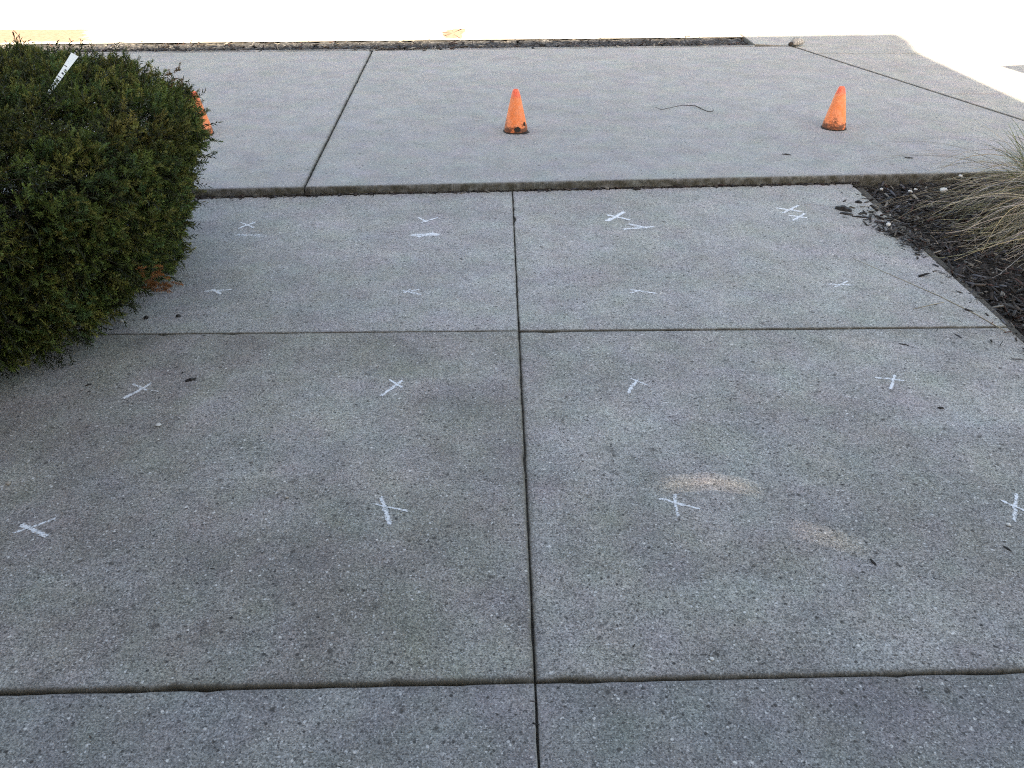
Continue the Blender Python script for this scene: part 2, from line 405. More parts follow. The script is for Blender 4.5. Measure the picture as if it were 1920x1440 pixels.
# bark chips (mulch) as real slivers
def chips(name, pts, zs, smin, smax, seed, label, parent=None, cat='mulch', flat=.35, pale=.06):
    rs = np.random.default_rng(seed); n = len(pts)
    base = np.array([(-.5, -.5, -.5), (.5, -.42, -.5), (.46, .5, -.5), (-.5, .4, -.5), (-.44, -.45, .5), (.5, -.5, .4), (.4, .45, .5), (-.5, .5, .42)])
    F0 = np.array([(0, 3, 2, 1), (4, 5, 6, 7), (0, 1, 5, 4), (1, 2, 6, 5), (2, 3, 7, 6), (3, 0, 4, 7)])
    L = rs.uniform(smin, smax, n) * rs.choice([.6, 1, 1.5], n, p=[.45, .4, .15]); Wd = L * rs.uniform(.09, .30, n); T = Wd * rs.uniform(.25, .6, n)
    V = base[None] + rs.normal(0, .09, (n, 8, 3)); V *= np.stack([L, Wd, T], 1)[:, None]
    az = rs.uniform(0, 2 * math.pi, n); el = rs.normal(0, flat, n)
    ca, sa, ce, se = np.cos(az), np.sin(az), np.cos(el), np.sin(el)
    x = V[..., 0] * ce[:, None] - V[..., 2] * se[:, None]; z = V[..., 0] * se[:, None] + V[..., 2] * ce[:, None]
    y = V[..., 1]
    V = np.stack([x * ca[:, None] - y * sa[:, None], x * sa[:, None] + y * ca[:, None], z], -1)
    zz = np.array(zs) + np.abs(np.sin(el)) * L * .35 + T * .5
    V += np.concatenate([np.array(pts)[:, :2], zz[:, None]], 1)[:, None]
    F = (F0[None] + 8 * np.arange(n)[:, None, None]).reshape(-1, 4)
    k = rs.uniform(.35, 1.5, n)[:, None]; c = np.array([.028, .0215, .018]) * k
    red = rs.random(n) < .15; c[red] = np.array([.055, .026, .019]) * k[red]; br = rs.random(n) < .2; c[br] = np.array([.06, .046, .036]) * k[br]
    pl = rs.random(n) < pale; c[pl] = np.array([.17, .15, .125]) * rs.uniform(.5, 1.6, (pl.sum(), 1))
    gr = rs.random(n) < .10; c[gr] = np.array([.075, .072, .078]) * rs.uniform(.6, 1.4, (gr.sum(), 1))
    me = mesh_np(name, V.reshape(-1, 3), F, M['chip'], {'tint': np.repeat(c, 8, 0)})
    return tag(link(name, me, parent), label, cat, kind='stuff')
pts, zs = [], []
def add_chip(x, y, z): pts.append((x, y)); zs.append(z)
fy = lambda x: line_y(ST[0], ST[1], x)
while len(pts) < 13000:
    y = rng.uniform(2.0, 4.75); x = re_x(y) + .006 + rng.exponential(.8)
    if x > 4.6 or y > fy(x) - .012: continue
    add_chip(x, y, zr(x, y) + rng.uniform(0, .02))
chips('bark_mulch', pts, zs, .014, .042, 3, 'dark shredded bark mulch filling the bed at the right edge', pale=.13)
pts, zs = [], []
while len(pts) < 2500:
    y = rng.uniform(1.4, 4.6); x = XL - .02 - rng.exponential(.6)
    if x > -4 and y < fy(x) - .02: add_chip(x, y, zl(x, y) + rng.uniform(0, .02))
chips('bark_mulch', pts, zs, .018, .05, 4, 'dark bark mulch under the clipped evergreen bush at left')
pts, zs = [], []
sp0, sp1 = at(1630, 415), at(1790, 458)
def spill(n, px0, px1, sx, sy, zmax):
    for _ in range(n):
        s = rng.random() ** .6; x = px0 + (px1 - px0) * s + rng.normal(0, sx); y = px0 * 0 + rng.normal(0, sy)
        p = at(x, 385 + (x - 1575) * .50 + y)
        add_chip(p[0], p[1], .001 + zmax * s * rng.random())
spill(430, 1625, 1735, 9, 9, .022)
for _ in range(110):
    y = rng.uniform(2.3, 4.5); add_chip(re_x(y) - abs(rng.exponential(.045)), y, .001)
chips('spilled_mulch', pts, zs, .012, .036, 6, 'small heap of bark mulch spilled over the edge of the walk', flat=.2, pale=.05)
# loose crumbs along the foot of the step and in the joints
pts, zs = [], []
for _ in range(900):
    x = rng.uniform(-1.8, 1.98); d = abs(rng.normal(0, .011)) + .003
    if rng.random() < .5 and x > -1.0: d *= .5
    add_chip(x, fy(x) - d, 0.0005)
for _ in range(26):
    x = rng.uniform(-1.72, -1.05); add_chip(x, fy(x) - abs(rng.normal(0, .03)) - .01, .001)
chips('step_debris', pts, zs, .012, .040, 7, 'dark leaf and bark crumbs along the foot of the step', cat='debris', flat=.1, pale=.10)
pts, zs = [], []
for _ in range(230):
    p = at(rng.uniform(0, 1920), 1440 - 1100 * rng.random() ** 1.2)
    if XL < p[0] < re_x(p[1]) and p[1] < fy(p[0]) - .03: add_chip(p[0], p[1], .0005)
n_small = len(pts)
for _ in range(90):
    p = at(60 + abs(rng.normal(0, 260)), rng.uniform(590, 800))
    if p[0] > XL: add_chip(p[0], p[1], .0005)
for _ in range(70):
    x = rng.uniform(-3, 4); y = rng.uniform(4.6, 8.3)
    if y > fy(x) + .05 and y < far_y(x) - .05: add_chip(x, y, SW + .0005)
for ln, n_, z_ in ((DJ, 260, SW), (SJ, 60, SW), (CJ, 60, -.004), (FAR, 200, SW)):
    for _ in range(n_):
        t_ = rng.uniform(0, 1); q = ln[0] + (ln[1] - ln[0]) * t_; add_chip(q[0] + rng.normal(0, .006), q[1] + rng.normal(0, .006), z_ - .004)
chips('loose_crumbs', pts, zs, .003, .010, 8, 'tiny dark crumbs of bark scattered over the concrete', cat='debris', flat=.05, pale=.25)
pts, zs = [], []
for _ in range(5200):
    x = rng.uniform(-7.5, GE[0] - .03); d = KW + .01 + abs(rng.normal(0, .09)) if rng.random() < .6 else rng.uniform(KW + .01, .5)
    y = far_y(x) + d; add_chip(x, y, .032 * (d - KW) / .53 + rng.uniform(0, .018))
for _ in range(180):
    x = rng.normal(-1.05, .22); add_chip(x, far_y(x) + KW - abs(rng.normal(0, .05)), SW)
chips('gutter_litter', pts, zs, .02, .06, 9, 'dark leaf litter and grit lying along the gutter behind the kerb', cat='debris', flat=.25, pale=.14)

# patch of bare sandy soil on the sunny road
def rough_patch(name, pix, z, mat, seed, th=.012):
    rs = random.Random(seed); P = [at(x, y, z) for x, y in pix]; out = []
    for i in range(len(P)):
        a, b = P[i], P[(i + 1) % len(P)]
        for j in range(10):
            q = a + (b - a) * j / 10; out.append((q[0] + rs.uniform(-.02, .02), q[1] + rs.uniform(-.03, .03)))
    n = len(out); c = np.mean(np.array(out), 0); V, A, F = [], [], []
    for sc_, zz, fd in ((1.0, 0, 0), (.97, th * .4, .25), (.86, th, .75), (.6, th, 1)):
        V += [(c[0] + (x - c[0]) * sc_, c[1] + (y - c[1]) * sc_, z + zz) for x, y in out]; A += [fd] * n
    for k in range(3):
        for i in range(n): F.append((k * n + i, k * n + (i + 1) % n, (k + 1) * n + (i + 1) % n, (k + 1) * n + i))
    V.append((c[0], c[1], z + th)); A.append(1)
    for i in range(n): F.append((3 * n + i, 3 * n + (i + 1) % n, 4 * n))
    return link(name, mesh_py(name, V, F, mat, {'fade': A}))
tag(rough_patch('sandy_patch', [(-260, 83), (188, 81), (176, 56), (-260, 56)], .037, M['patch'], 1), 'bare tan sandy patch on the sunlit road at upper left', 'dirt patch')
tag(rough_patch('sandy_patch', [(832, 72), (868, 74), (872, 54), (840, 56), (826, 62)], .037, M['patch'], 2, .006), 'small tan dirt spot on the sunlit road at top centre', 'dirt patch')

# ------------------------------------------------------------------ traffic cones
def lathe(prof, n=28, wob=None):
    V, F = [], []
    for i, (r, z) in enumerate(prof):
        for k in range(n):
            a = 2 * math.pi * k / n; rr = r * (wob(i, a) if wob else 1); V.append((rr * math.cos(a), rr * math.sin(a), z))
    for i in range(len(prof) - 1):
        for k in range(n): F.append((i * n + k, i * n + (k + 1) % n, (i + 1) * n + (k + 1) % n, (i + 1) * n + k))
    return V, F
def traffic_cone(px, label, rz, seed, hole=False, s=1.0):
    p = at(px[0], px[1], SW); c = empty('traffic_cone', (p[0], p[1], SW), rz); c.scale = (.97 * s, .97 * s, .90 * s)
    rs = random.Random(seed); ph = rs.random() * 6
    prof = [(.078, .006), (.0775, .03), (.071, .06), (.0635, .10), (.0555, .14), (.0475, .18), (.0395, .22), (.0315, .255), (.0225, .288), (.0170, .2985), (.0145, .2995), (.0125, .294), (.0135, .25), (.03, .18), (.06, .06), (.066, .006)]
    wob = lambda i, a: 1 + (.018 * math.sin(2 * a + ph) + .012 * math.sin(5 * a + ph * 2)) * max(0, 1 - i / 6)
    V, F = lathe(prof, 36, wob)
    link('cone_body', mesh_py('cone_body', V, F, M['cone'], smooth=True), c)
    # what is left of the torn square foot: a thin ragged flange
    n = 40; V, F = [], []
    for k in range(n):
        a = 2 * math.pi * k / n; sq = 1 / max(abs(math.cos(a)), abs(math.sin(a)))
        ro = .084 + .006 * noise.noise((math.cos(a) * 2.2 + seed, math.sin(a) * 2.2, 0)) + (.012 if hole and 5.2 < a < 6.0 else 0) + .004 * (sq - 1)
        V += [(ro * math.cos(a), ro * math.sin(a), .0005), (ro * math.cos(a), ro * math.sin(a), .005), (.076 * math.cos(a), .076 * math.sin(a), .008), (.06 * math.cos(a), .06 * math.sin(a), .0005)]
    for k in range(n):
        b, d = 4 * k, 4 * ((k + 1) % n)
        for q in range(3): F.append((b + q, d + q, d + q + 1, b + q + 1))
        F.append((b + 3, d + 3, d, b))
    link('torn_foot', mesh_py('torn_foot', V, F, M['rubber'], smooth=False), c)
    if hole:    # dark torn flap low on the side towards the viewer
        for (a0, a1, z0, z1) in ((-1.72, -1.12, .018, .052), (-.78, -.50, .052, .078)):
            V, F = [], []; m = 9
            for i in range(m):
                a = a0 + (a1 - a0) * i / (m - 1); e = math.sin(math.pi * i / (m - 1)) ** .5
                for t_ in (0, 1):
                    z = (z0 + z1) / 2 + (t_ - .5) * (z1 - z0) * e + .006 * noise.noise((i * .9, t_ * 3, 0)); r = .0795 - .078 * max(0, z - .03) * 1.05 * .5 - (.0055 if z > .045 else 0)
                    r = np.interp(z, [.006, .03, .06, .10], [.0785, .078, .0715, .064]) * 1.03
                    V.append((r * math.cos(a), r * math.sin(a), z))
            for i in range(m - 1): F.append((2 * i, 2 * i + 2, 2 * i + 3, 2 * i + 1))
            me = mesh_py('torn_flap', V, F, M['rubber']); o = link('torn_flap', me, c)
            md = o.modifiers.new('thickness', 'SOLIDIFY'); md.thickness = .002; md.offset = 1
    tag(c, label, 'traffic cone', 'orange cones along the sidewalk'); return c
traffic_cone((967, 246), 'orange cone with blackened torn foot in the middle of the sidewalk', 0.0, 1, True)
traffic_cone((1563, 240), 'cleaner orange cone with brown scuffs right of the twig', .9, 2)
traffic_cone((378, 251), 'orange cone mostly hidden behind the evergreen bush', 1.7, 3)

# ------------------------------------------------------------------ chalk marks
def chalk(label, strokes, lift=.0012):
    c0 = np.mean([[s[0], s[1]] for s in strokes] + [[s[2], s[3]] for s in strokes], 0); p0 = at(*c0)
    z0 = -.003 if (c0[1] > 625 and c0[0] > 985) else (.001 if c0[1] > 625 else 0.0)
    p0 = at(c0[0], c0[1], z0)
    e = empty('chalk_cross', (p0[0], p0[1], z0))
    for k, s in enumerate(strokes):
        x0, y0, x1, y1 = s[:4]; w = s[4] if len(s) > 4 else .010; op = (s[5] if len(s) > 5 else 1.0) * (1.17 if y0 < 600 else 1.16 if y0 < 800 else 1.06)
        a, b = at(x0, y0, z0), at(x1, y1, z0); d = b - a; L = np.linalg.norm(d); d /= L; nn = np.array([-d[1], d[0], 0])
        n, m = max(12, int(L / .008)), 6; V, F, A = [], [], []
        sd = x0 * .37 + k; bow = .05 * L * noise.noise((sd, 1, 2))
        for i in range(n + 1):
            t_ = -.04 + 1.08 * i / n; c = a + d * L * t_ + nn * (bow * math.sin(math.pi * t_) + .0025 * noise.noise((sd, t_ * L * 40, 0)))
            ww = 1.12 * w * (1 + .35 * noise.noise((sd + 9, t_ * L * 25, 0)))
            en = min(1, max(0, min(t_ + .04, 1.04 - t_) / .10)) ** .6
            for j in range(m + 1):
                u = (j / m - .5) * 2; q = c + nn * u * ww * .85 - p0
                V.append((q[0], q[1], lift * (1 + .35 * k))); A.append(op * en * (1 - abs(u) ** 2.2) + .0)
        for i in range(n):
            for j in range(m): F.append((i * (m + 1) + j, i * (m + 1) + j + 1, (i + 1) * (m + 1) + j + 1, (i + 1) * (m + 1) + j))
        link('chalk_stroke', mesh_py('chalk_stroke', V, F, M['chalk'], {'fade': A}), e)
    return tag(e, label, 'chalk mark', 'white chalk crosses on the walk')
chalk('thin white chalk cross nearest the bush in the row by the step', [(446, 429, 481, 416, .011, 1.0), (450, 417, 477, 428, .009, .9)])
chalk('faint horizontal chalk smear just below the cross nearest the bush', [(440, 440, 500, 444, .016, .72), (447, 443, 492, 440, .012, .62)])
chalk('small white chalk cross by the step, left of the middle joint', [(784, 408, 801, 417, .011, .95), (788, 418, 822, 408, .010, .92)])
chalk('thick blurred chalk smear left of the middle joint near the step', [(770, 441, 826, 440, .024, .95), (782, 445, 815, 437, .022, .88)])
chalk('bold white chalk cross right of the middle joint near the step', [(1137, 415, 1170, 397, .018, 1.1), (1138, 403, 1182, 413, .014, .98)])
chalk('soft broad chalk cross just below the bold one by the step', [(1166, 430, 1228, 425, .018, .85), (1176, 420, 1216, 428, .018, .85)])
chalk('white chalk cross beside the spilled mulch, upper of the pair', [(1455, 390, 1504, 397, .015, .95), (1467, 400, 1497, 385, .013, .92)])
chalk('white chalk cross beside the spilled mulch, lower of the pair', [(1478, 404, 1515, 409, .014, .92), (1486, 414, 1510, 400, .013, .92)])
chalk('chalk cross beside the brown tipped branch of the bush', [(382, 547, 436, 543, .009, .95), (398, 542, 414, 552, .012, .98)])
chalk('faint chalk cross above the cross joint, left of the middle joint', [(754, 545, 791, 553, .010, .85), (758, 549, 788, 543, .011, .80), (755, 551, 770, 543, .010, .7)])
chalk('faint flat chalk cross above the cross joint, right of the middle', [(1178, 543, 1232, 551, .009, .90), (1180, 550, 1204, 545, .009, .78)])
chalk('faint thin chalk cross above the cross joint near the mulch bed', [(1550, 533, 1602, 535, .008, .85), (1565, 539, 1591, 527, .009, .82)])
chalk('long slanted white chalk cross on the dark slab below the bush', [(229, 749, 285, 718, .009, 1.1), (249, 720, 276, 733, .008, .95), (270, 730, 298, 735, .006, .7)])
chalk('one-stroke slanted chalk mark on the dark slab left of the middle joint', [(714, 743, 756, 713, .010, .98), (729, 712, 755, 727, .008, .95)])
chalk('hooked chalk mark below the cross joint, right of the middle joint', [(1177, 738, 1198, 711, .011, .95), (1181, 709, 1219, 725, .007, .85)])
chalk('chalk cross with a short stem below the cross joint at right', [(1640, 708, 1696, 714, .008, .95), (1669, 730, 1677, 703, .009, .95)])
chalk('crumbly bold white chalk cross at the lower left edge', [(21, 1001, 106, 972, .006, .95), (40, 983, 90, 1007, .012, 1.0)])
chalk('upright thick-stemmed white chalk cross left of the middle joint in the nearest row', [(714, 931, 731, 986, .010, 1.0), (698, 944, 768, 959, .006, .92)])
chalk('white chalk cross just below the tan light patch', [(1266, 926, 1271, 970, .009, 1.0), (1234, 935, 1315, 956, .007, 1.0)])
chalk('white chalk cross cut by the right edge of the picture', [(1907, 926, 1901, 978, .009, 1.0), (1876, 938, 1930, 962, .007, .98)])

# ------------------------------------------------------------------ yew bush
def rot_to(n, V):
    """rotate local +Z of V (k,3) to each direction n"""
    n = n / np.linalg.norm(n); a = np.cross([0, 0, 1.], n)
    if np.linalg.norm(a) < 1e-6: a = np.array([1., 0, 0])
    a /= np.linalg.norm(a); b = np.cross(n, a); return V[:, :1] * a + V[:, 1:2] * b + V[:, 2:] * n
def shoot_template(seed, L=.046, nn=28):
    """a yew shoot: two ranks of narrow needles along a short twig"""
    rs = np.random.default_rng(seed); V, F, S = [], [], []
    bend = rs.uniform(-.25, .25)
    def axis(t): return np.array([bend * L * t * t, 0, L * t])
    for i in range(nn):
        t = .08 + .92 * i / nn; s = 1 if i % 2 else -1; p = axis(t)
        ln = (.019 - .005 * t ** 2) * rs.uniform(.8, 1.15); w = .0030 * rs.uniform(.85, 1.2)
        az = (0 if s > 0 else math.pi) + rs.normal(0, .55); lean = rs.uniform(.75, 1.05) - .55 * t
        d = np.array([math.cos(az) * math.sin(lean + .25), math.sin(az) * math.sin(lean + .25), math.cos(lean + .25)])
        sd = np.cross(d, [0, 0, 1.]); sd /= np.linalg.norm(sd) + 1e-9; up = np.cross(sd, d)
        k = len(V); mid = p + d * ln * .45 + up * .0014
        V += [p, mid + sd * w * .5, p + d * ln - up * .001, mid - sd * w * .5]
        F += [(k, k + 1, k + 2), (k, k + 2, k + 3)]
        S += [t * .45, t * .45 + .3, t * .45 + .55, t * .45 + .3]
    tr = list(F)
    k = len(V)
    for t in (0, .5, 1):
        c = axis(t * .95)
        for q in range(3): V.append(c + .0011 * (1.2 - t) * np.array([math.cos(q * 2.1), math.sin(q * 2.1), 0])); S.append(-1)
    for i in range(2):
        for q in range(3):
            a, b, c, d = k + 3 * i + q, k + 3 * i + (q + 1) % 3, k + 3 * i + 3 + (q + 1) % 3, k + 3 * i + 3 + q; tr += [(a, b, c), (a, c, d)]
    return np.array(V), np.array(tr), np.array(S)
TPL = [shoot_template(100 + i) for i in range(6)]
TPLI = [shoot_template(200 + i, .08, 16) for i in range(4)]
BC = np.array([-2.478, 3.185]); BA, BB, BH = 1.185, 1.14, .848
_th = np.linspace(-math.pi, math.pi, 4001); _e = 2 / 2.325
_cx = np.sign(np.cos(_th)) * np.abs(np.cos(_th)) ** _e; _cy = np.sign(np.sin(_th)) * np.abs(np.sin(_th)) ** _e
_arc = np.concatenate([[0], np.cumsum(np.hypot(np.diff(_cx), np.diff(_cy)))]); _arc /= _arc[-1]
def even_angle(u): return float(np.interp(u, _arc, _th))      # spreads samples evenly round the outline
def bush_pt(th, v):
    """surface point and outward normal; v 0 (foot) .. 1 (middle of the top)"""
    if v < .62:
        z = .05 + (BH - .20) * v / .62; f = np.interp(z / BH, [.05, .15, .3, .5, .7, .82, .95], [.840, .862, .893, .958, 1.0, 1.0, .985]); nz = np.interp(z, [.05, .3, .55, .64, .7], [-.5, -.3, 0, .3, .6])
    else:
        u = (v - .62) / .38; f = .985 * (1 - u) ** .60; z = BH - .15 + .15 * math.sin(min(1, u * 1.9) * math.pi / 2) ** .9; nz = .6 + 2.2 * u
    c, s = math.cos(th), math.sin(th)
    x = BA * f * math.copysign(abs(c) ** _e, c); y = BB * f * math.copysign(abs(s) ** _e, s)
    n = np.array([c / BA, s / BB, 0]); n /= np.linalg.norm(n); n = n + np.array([0, 0, nz]); n /= np.linalg.norm(n)
    return np.array([BC[0] + x, BC[1] + y, z]), n
def build_foliage():
    rs = np.random.default_rng(77); VV, FF, CC = [], [], []; off = 0
    def add(p, n, scale, colr, roll, T=TPL):
        nonlocal off
        V, F, S = T[rs.integers(len(T))]
        c, s = math.cos(roll), math.sin(roll); W = V * scale; W = np.stack([W[:, 0] * c - W[:, 1] * s, W[:, 0] * s + W[:, 1] * c, W[:, 2]], 1)
        W = rot_to(n, W) + p; VV.append(W); FF.append(F + off); off += len(V)
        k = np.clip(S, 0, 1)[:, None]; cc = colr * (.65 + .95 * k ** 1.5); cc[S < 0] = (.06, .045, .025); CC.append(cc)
    n_cl = 0
    while n_cl < 3300:
        th = even_angle(rs.random()); v = rs.random()
        if math.sin(th) > .55 and v < .6 and rs.random() < .7: continue
        p, n = bush_pt(th, v)
        lump = noise.noise((p[0] * 4.2, p[1] * 4.2, p[2] * 4.2)) * .055 + noise.noise((p[0] * 11, p[1] * 11, p[2] * 11)) * .03
        if p[0] < -3.35: continue
        n_cl += 1; p = p + n * (lump - .035)
        # one branchlet: a spray of shoots sharing a direction
        d = n + np.array([0, 0, .30]) + rs.normal(0, .40, 3); d /= np.linalg.norm(d)
        hue = rs.random(); g = np.array([.108, .142, .036]) if hue < .5 else (np.array([.175, .170, .046]) if hue < .80 else np.array([.072, .118, .040]))
        top = max(0, n[2]) ; g = g * rs.uniform(.75, 1.3)
        warm = noise.noise((p[0] * 2.6 + 5, p[1] * 2.6, p[2] * 2.6))
        if warm > .22 and p[2] > .5: g = g * .7 + np.array([.075, .045, .014]) * min(1, (warm - .22) * 3.2)
        for _ in range(rs.integers(6, 10)):
            q = p + rs.normal(0, .022, 3) - d * rs.uniform(0, .05); dd = d + rs.normal(0, .45, 3)
            add(q, dd, rs.uniform(.65, 1.15), g * rs.uniform(.8, 1.35), rs.uniform(0, 6.3))
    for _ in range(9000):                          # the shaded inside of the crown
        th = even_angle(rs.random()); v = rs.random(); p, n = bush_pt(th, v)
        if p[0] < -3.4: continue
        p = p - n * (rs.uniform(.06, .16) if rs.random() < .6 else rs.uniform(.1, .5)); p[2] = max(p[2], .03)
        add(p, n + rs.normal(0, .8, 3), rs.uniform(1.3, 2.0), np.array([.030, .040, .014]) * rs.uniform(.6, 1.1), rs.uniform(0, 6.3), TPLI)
    V = np.concatenate(VV); V[:, 2] = np.maximum(V[:, 2], .004)
    return V, np.concatenate(FF), np.concatenate(CC)
bush = empty('yew_bush', (BC[0], BC[1], 0.0))
V, F, C = build_foliage()
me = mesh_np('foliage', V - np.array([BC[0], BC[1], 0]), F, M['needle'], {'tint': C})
tag(link('foliage', me, bush), kind='stuff')
# short trunks and crooked limbs inside
rs = random.Random(9)
for i in range(15):
    a = i * 2.4; rr = .12 + .02 * i; b0 = np.array([math.cos(a) * .12 * (1 + i * .05), math.sin(a) * .1, -.02]); pts_ = [b0]
    th = rs.uniform(-math.pi, math.pi); p, n = bush_pt(th, rs.uniform(.1, .9)); tgt = p - np.array([BC[0], BC[1], 0]) - n * .06
    for t_ in (.25, .5, .75, 1): pts_.append(b0 + (tgt - b0) * t_ + np.array([rs.uniform(-.06, .06), rs.uniform(-.06, .06), rs.uniform(-.03, .06)]) * (1 - t_))
    pts_[-1][2] = max(pts_[-1][2], .03)
    link('limb', tube_mesh('limb', pts_, [.024, .019, .013, .008, .004], M['bark'], 6), bush)
# the dead orange-brown spray at the lower right
def spray(base, direction, n, colr, seed, spread=.05):
    rs = np.random.default_rng(seed); VV, FF, CC = [], [], []; off = 0
    for i in range(n):
        V, F, S = TPL[rs.integers(len(TPL))]; q = base + direction * rs.uniform(-.06, .06) + rs.normal(0, spread * .4, 3)
        W = rot_to(direction + rs.normal(0, .38, 3), V * rs.uniform(.6, 1.0)) + q
        VV.append(W); FF.append(F + off); off += len(V); k = np.clip(S, 0, 1)[:, None]; CC.append(colr * rs.uniform(.6, 1.35) * (.8 + .5 * k))
    return np.concatenate(VV), np.concatenate(FF), np.concatenate(CC)
def at_y(x, y, Y):
    d = FW + (x - 960) / FPX * RT - (y - 720) / FPX * UP; return np.array([0, 0, CAM_H]) + Y / d[1] * d
pb = at_y(288, 522, 2.72)
V, F, C = spray(pb, np.array([.75, -.25, -.15]), 26, np.array([.27, .115, .040]), 3, .06)
tag(link('dead_spray', mesh_np('dead_spray', V - np.array([BC[0], BC[1], 0]), F, M['needle'], {'tint': C}), bush), 'dead orange-brown twig tip', kind='stuff')
pb = at_y(318, 150, 3.6)
V, F, C = spray(pb, np.array([.3, -.2, .6]), 8, np.array([.15, .085, .03]), 4)
tag(link('dead_spray', mesh_np('dead_spray', V - np.array([BC[0], BC[1], 0]), F, M['needle'], {'tint': C}), bush), 'bronzed shoots on the top corner', kind='stuff')
tag(bush, 'dense dark green clipped yew bush overhanging the left of the walk', 'bush')

# white plant tag stuck in the bush top
tb, tt = at_y(99, 163, 3.24), at_y(140, 103, 3.46)
ax = tt - tb; TL = np.linalg.norm(ax); ax /= TL
view = (tb + tt) / 2 - np.array([0, 0, CAM_H]); view /= np.linalg.norm(view)
side_v = np.cross(ax, view); side_v /= np.linalg.norm(side_v); nrm = np.cross(side_v, ax)
pt = empty('plant_tag', tuple(tb - ax * .05))
def tagp(u, t, n): return ax * (t + .05) + side_v * u + nrm * n
prof = [(-.05, .0045), (0, .0075), (TL * .5, .0095), (TL * .9, .0125), (TL, .0135)]
V, F = [], []
for t, w in prof:
    for u, n in ((-w, 0), (w, 0), (w, .0012), (-w, .0012)): V.append(tagp(u, t + (.006 if u < 0 and t == TL else 0), n))
for i in range(len(prof) - 1):
    for k in range(4): F.append((4 * i + k, 4 * i + (k + 1) % 4, 4 * i + 4 + (k + 1) % 4, 4 * i + 4 + k))
F += [(0, 1, 2, 3), (16, 19, 18, 17)]
link('tag_strip', mesh_py('tag_strip', V, F, M['white_plastic']), pt)
for t, u0, u1, h in ((.62, -.001, .0088, .0045), (.53, -.005, .000, .008), (.42, -.005, .0025, .009), (.30, -.0078, .0078, .0045), (.20, -.005, .003, .009), (.10, -.004, .003, .007)):
    for sgn in (-1,):
        V = [tagp(u, TL * t + k, sgn * .0006) for k in (-h / 2, h / 2) for u in (u0, u1)]
        link('ink_mark', mesh_py('ink_mark', V, [(0, 1, 3, 2)], M['ink']), pt)
tag(pt, 'narrow white plant tag with black marks stuck in the bush top', 'plant tag')

# ------------------------------------------------------------------ ornamental grass
GC = at(1990, 398); GC = np.array([GC[0], GC[1], .0])
gz = zr(GC[0], GC[1])
def blades(n, seed, kind):
    rs = np.random.default_rng(seed); VV, FF, CC = [], [], []; off = 0
    for i in range(n):
        r = .15 * math.sqrt(rs.random()); a0 = rs.uniform(0, 2 * math.pi); base = np.array([GC[0] + r * math.cos(a0), GC[1] + r * math.sin(a0), gz])
        if kind == 'dry':
            a = rs.normal(math.pi * 1.05, .24) if rs.random() < .72 else rs.uniform(.7 * math.pi, 1.7 * math.pi); L = rs.uniform(.38, .90); el = rs.uniform(.15, 1.05); droop = rs.uniform(.8, 2.3); w = rs.uniform(.0012, .0032)
            base[0] += rs.uniform(-.05, .25); base[1] -= rs.uniform(.0, .40)
            c = np.array([.46, .40, .285]) * rs.uniform(.25, 1.35); c = c * np.array([1, rs.uniform(.93, 1.06), rs.uniform(.8, 1.35)])
            if rs.random() < .3: c = np.array([.22, .21, .11]) * rs.uniform(.4, 1)
        elif kind == 'green':
            a = a0 + rs.normal(0, .5); L = rs.uniform(.28, .52); el = rs.uniform(.9, 1.5); droop = rs.uniform(.3, 1.2); w = rs.uniform(.0018, .003)
            c = np.array([.10, .125, .03]) * rs.uniform(.5, 1.3)
        elif kind == 'stray':
            a = rs.normal(math.pi * 1.05, .5); L = rs.uniform(.9, 1.35); el = rs.uniform(.3, .8); droop = rs.uniform(.9, 1.5); w = rs.uniform(.0011, .0016)
            c = np.array([.30, .25, .17]) * rs.uniform(.5, 1.1)
        else:
            a = rs.uniform(0, 2 * math.pi); L = rs.uniform(.3, .62); el = rs.uniform(1.0, 1.5); droop = rs.uniform(0, .6); w = rs.uniform(.0012, .0018); c = np.array([.24, .17, .10]) * rs.uniform(.5, 1.1)
        ns = 11; twist = rs.uniform(-1.2, 1.2); p = base.copy(); e = el; aa = a; curl = rs.normal(0, .5); sidew = np.array([-math.sin(a), math.cos(a), 0])
        for k in range(ns):
            t = k / (ns - 1); ww = w * (1 - .75 * t ** 1.5)
            tw = sidew * math.cos(twist) + np.array([0, 0, math.sin(twist)]); VV.append(np.stack([p - tw * ww, p + tw * ww])); CC.append(np.stack([c * (.65 + .5 * t)] * 2))
            d = np.array([math.cos(aa) * math.cos(e), math.sin(aa) * math.cos(e), math.sin(e)]); p = p + d * L / (ns - 1)
            e -= droop / (ns - 1) * (1.2 if t > .25 else .6); aa += curl / (ns - 1)
            fl = .006 + .03 * rs.random() * 0 + (zr(p[0], p[1]) + .02 if p[0] > re_x(p[1]) else .003)
            if p[1] > fy(p[0]): fl = max(fl, SW + .004)
            if p[2] < fl: p[2] = fl; e = max(e, -.05)
        q = off + 2 * np.arange(ns - 1); FF.append(np.stack([q, q + 1, q + 3, q + 2], 1)); off += 2 * ns
    return np.concatenate(VV), np.concatenate(FF), np.concatenate(CC)
grass = empty('ornamental_grass', (GC[0], GC[1], gz))
for nm, k, n, sd in (('dry_blades', 'dry', 980, 1), ('green_blades', 'green', 520, 2), ('stray_blades', 'stray', 34, 3), ('seed_stalks', 'stalk', 130, 4)):
    V, F, C = blades(n, sd, k)
    tag(link(nm, mesh_np(nm, V - np.array([GC[0], GC[1], gz]), F, M['blade'], {'tint': C}, True), grass), kind='stuff')
tag(grass, 'clump of straw-coloured ornamental grass flopping over the dark mulch', 'grass clump')
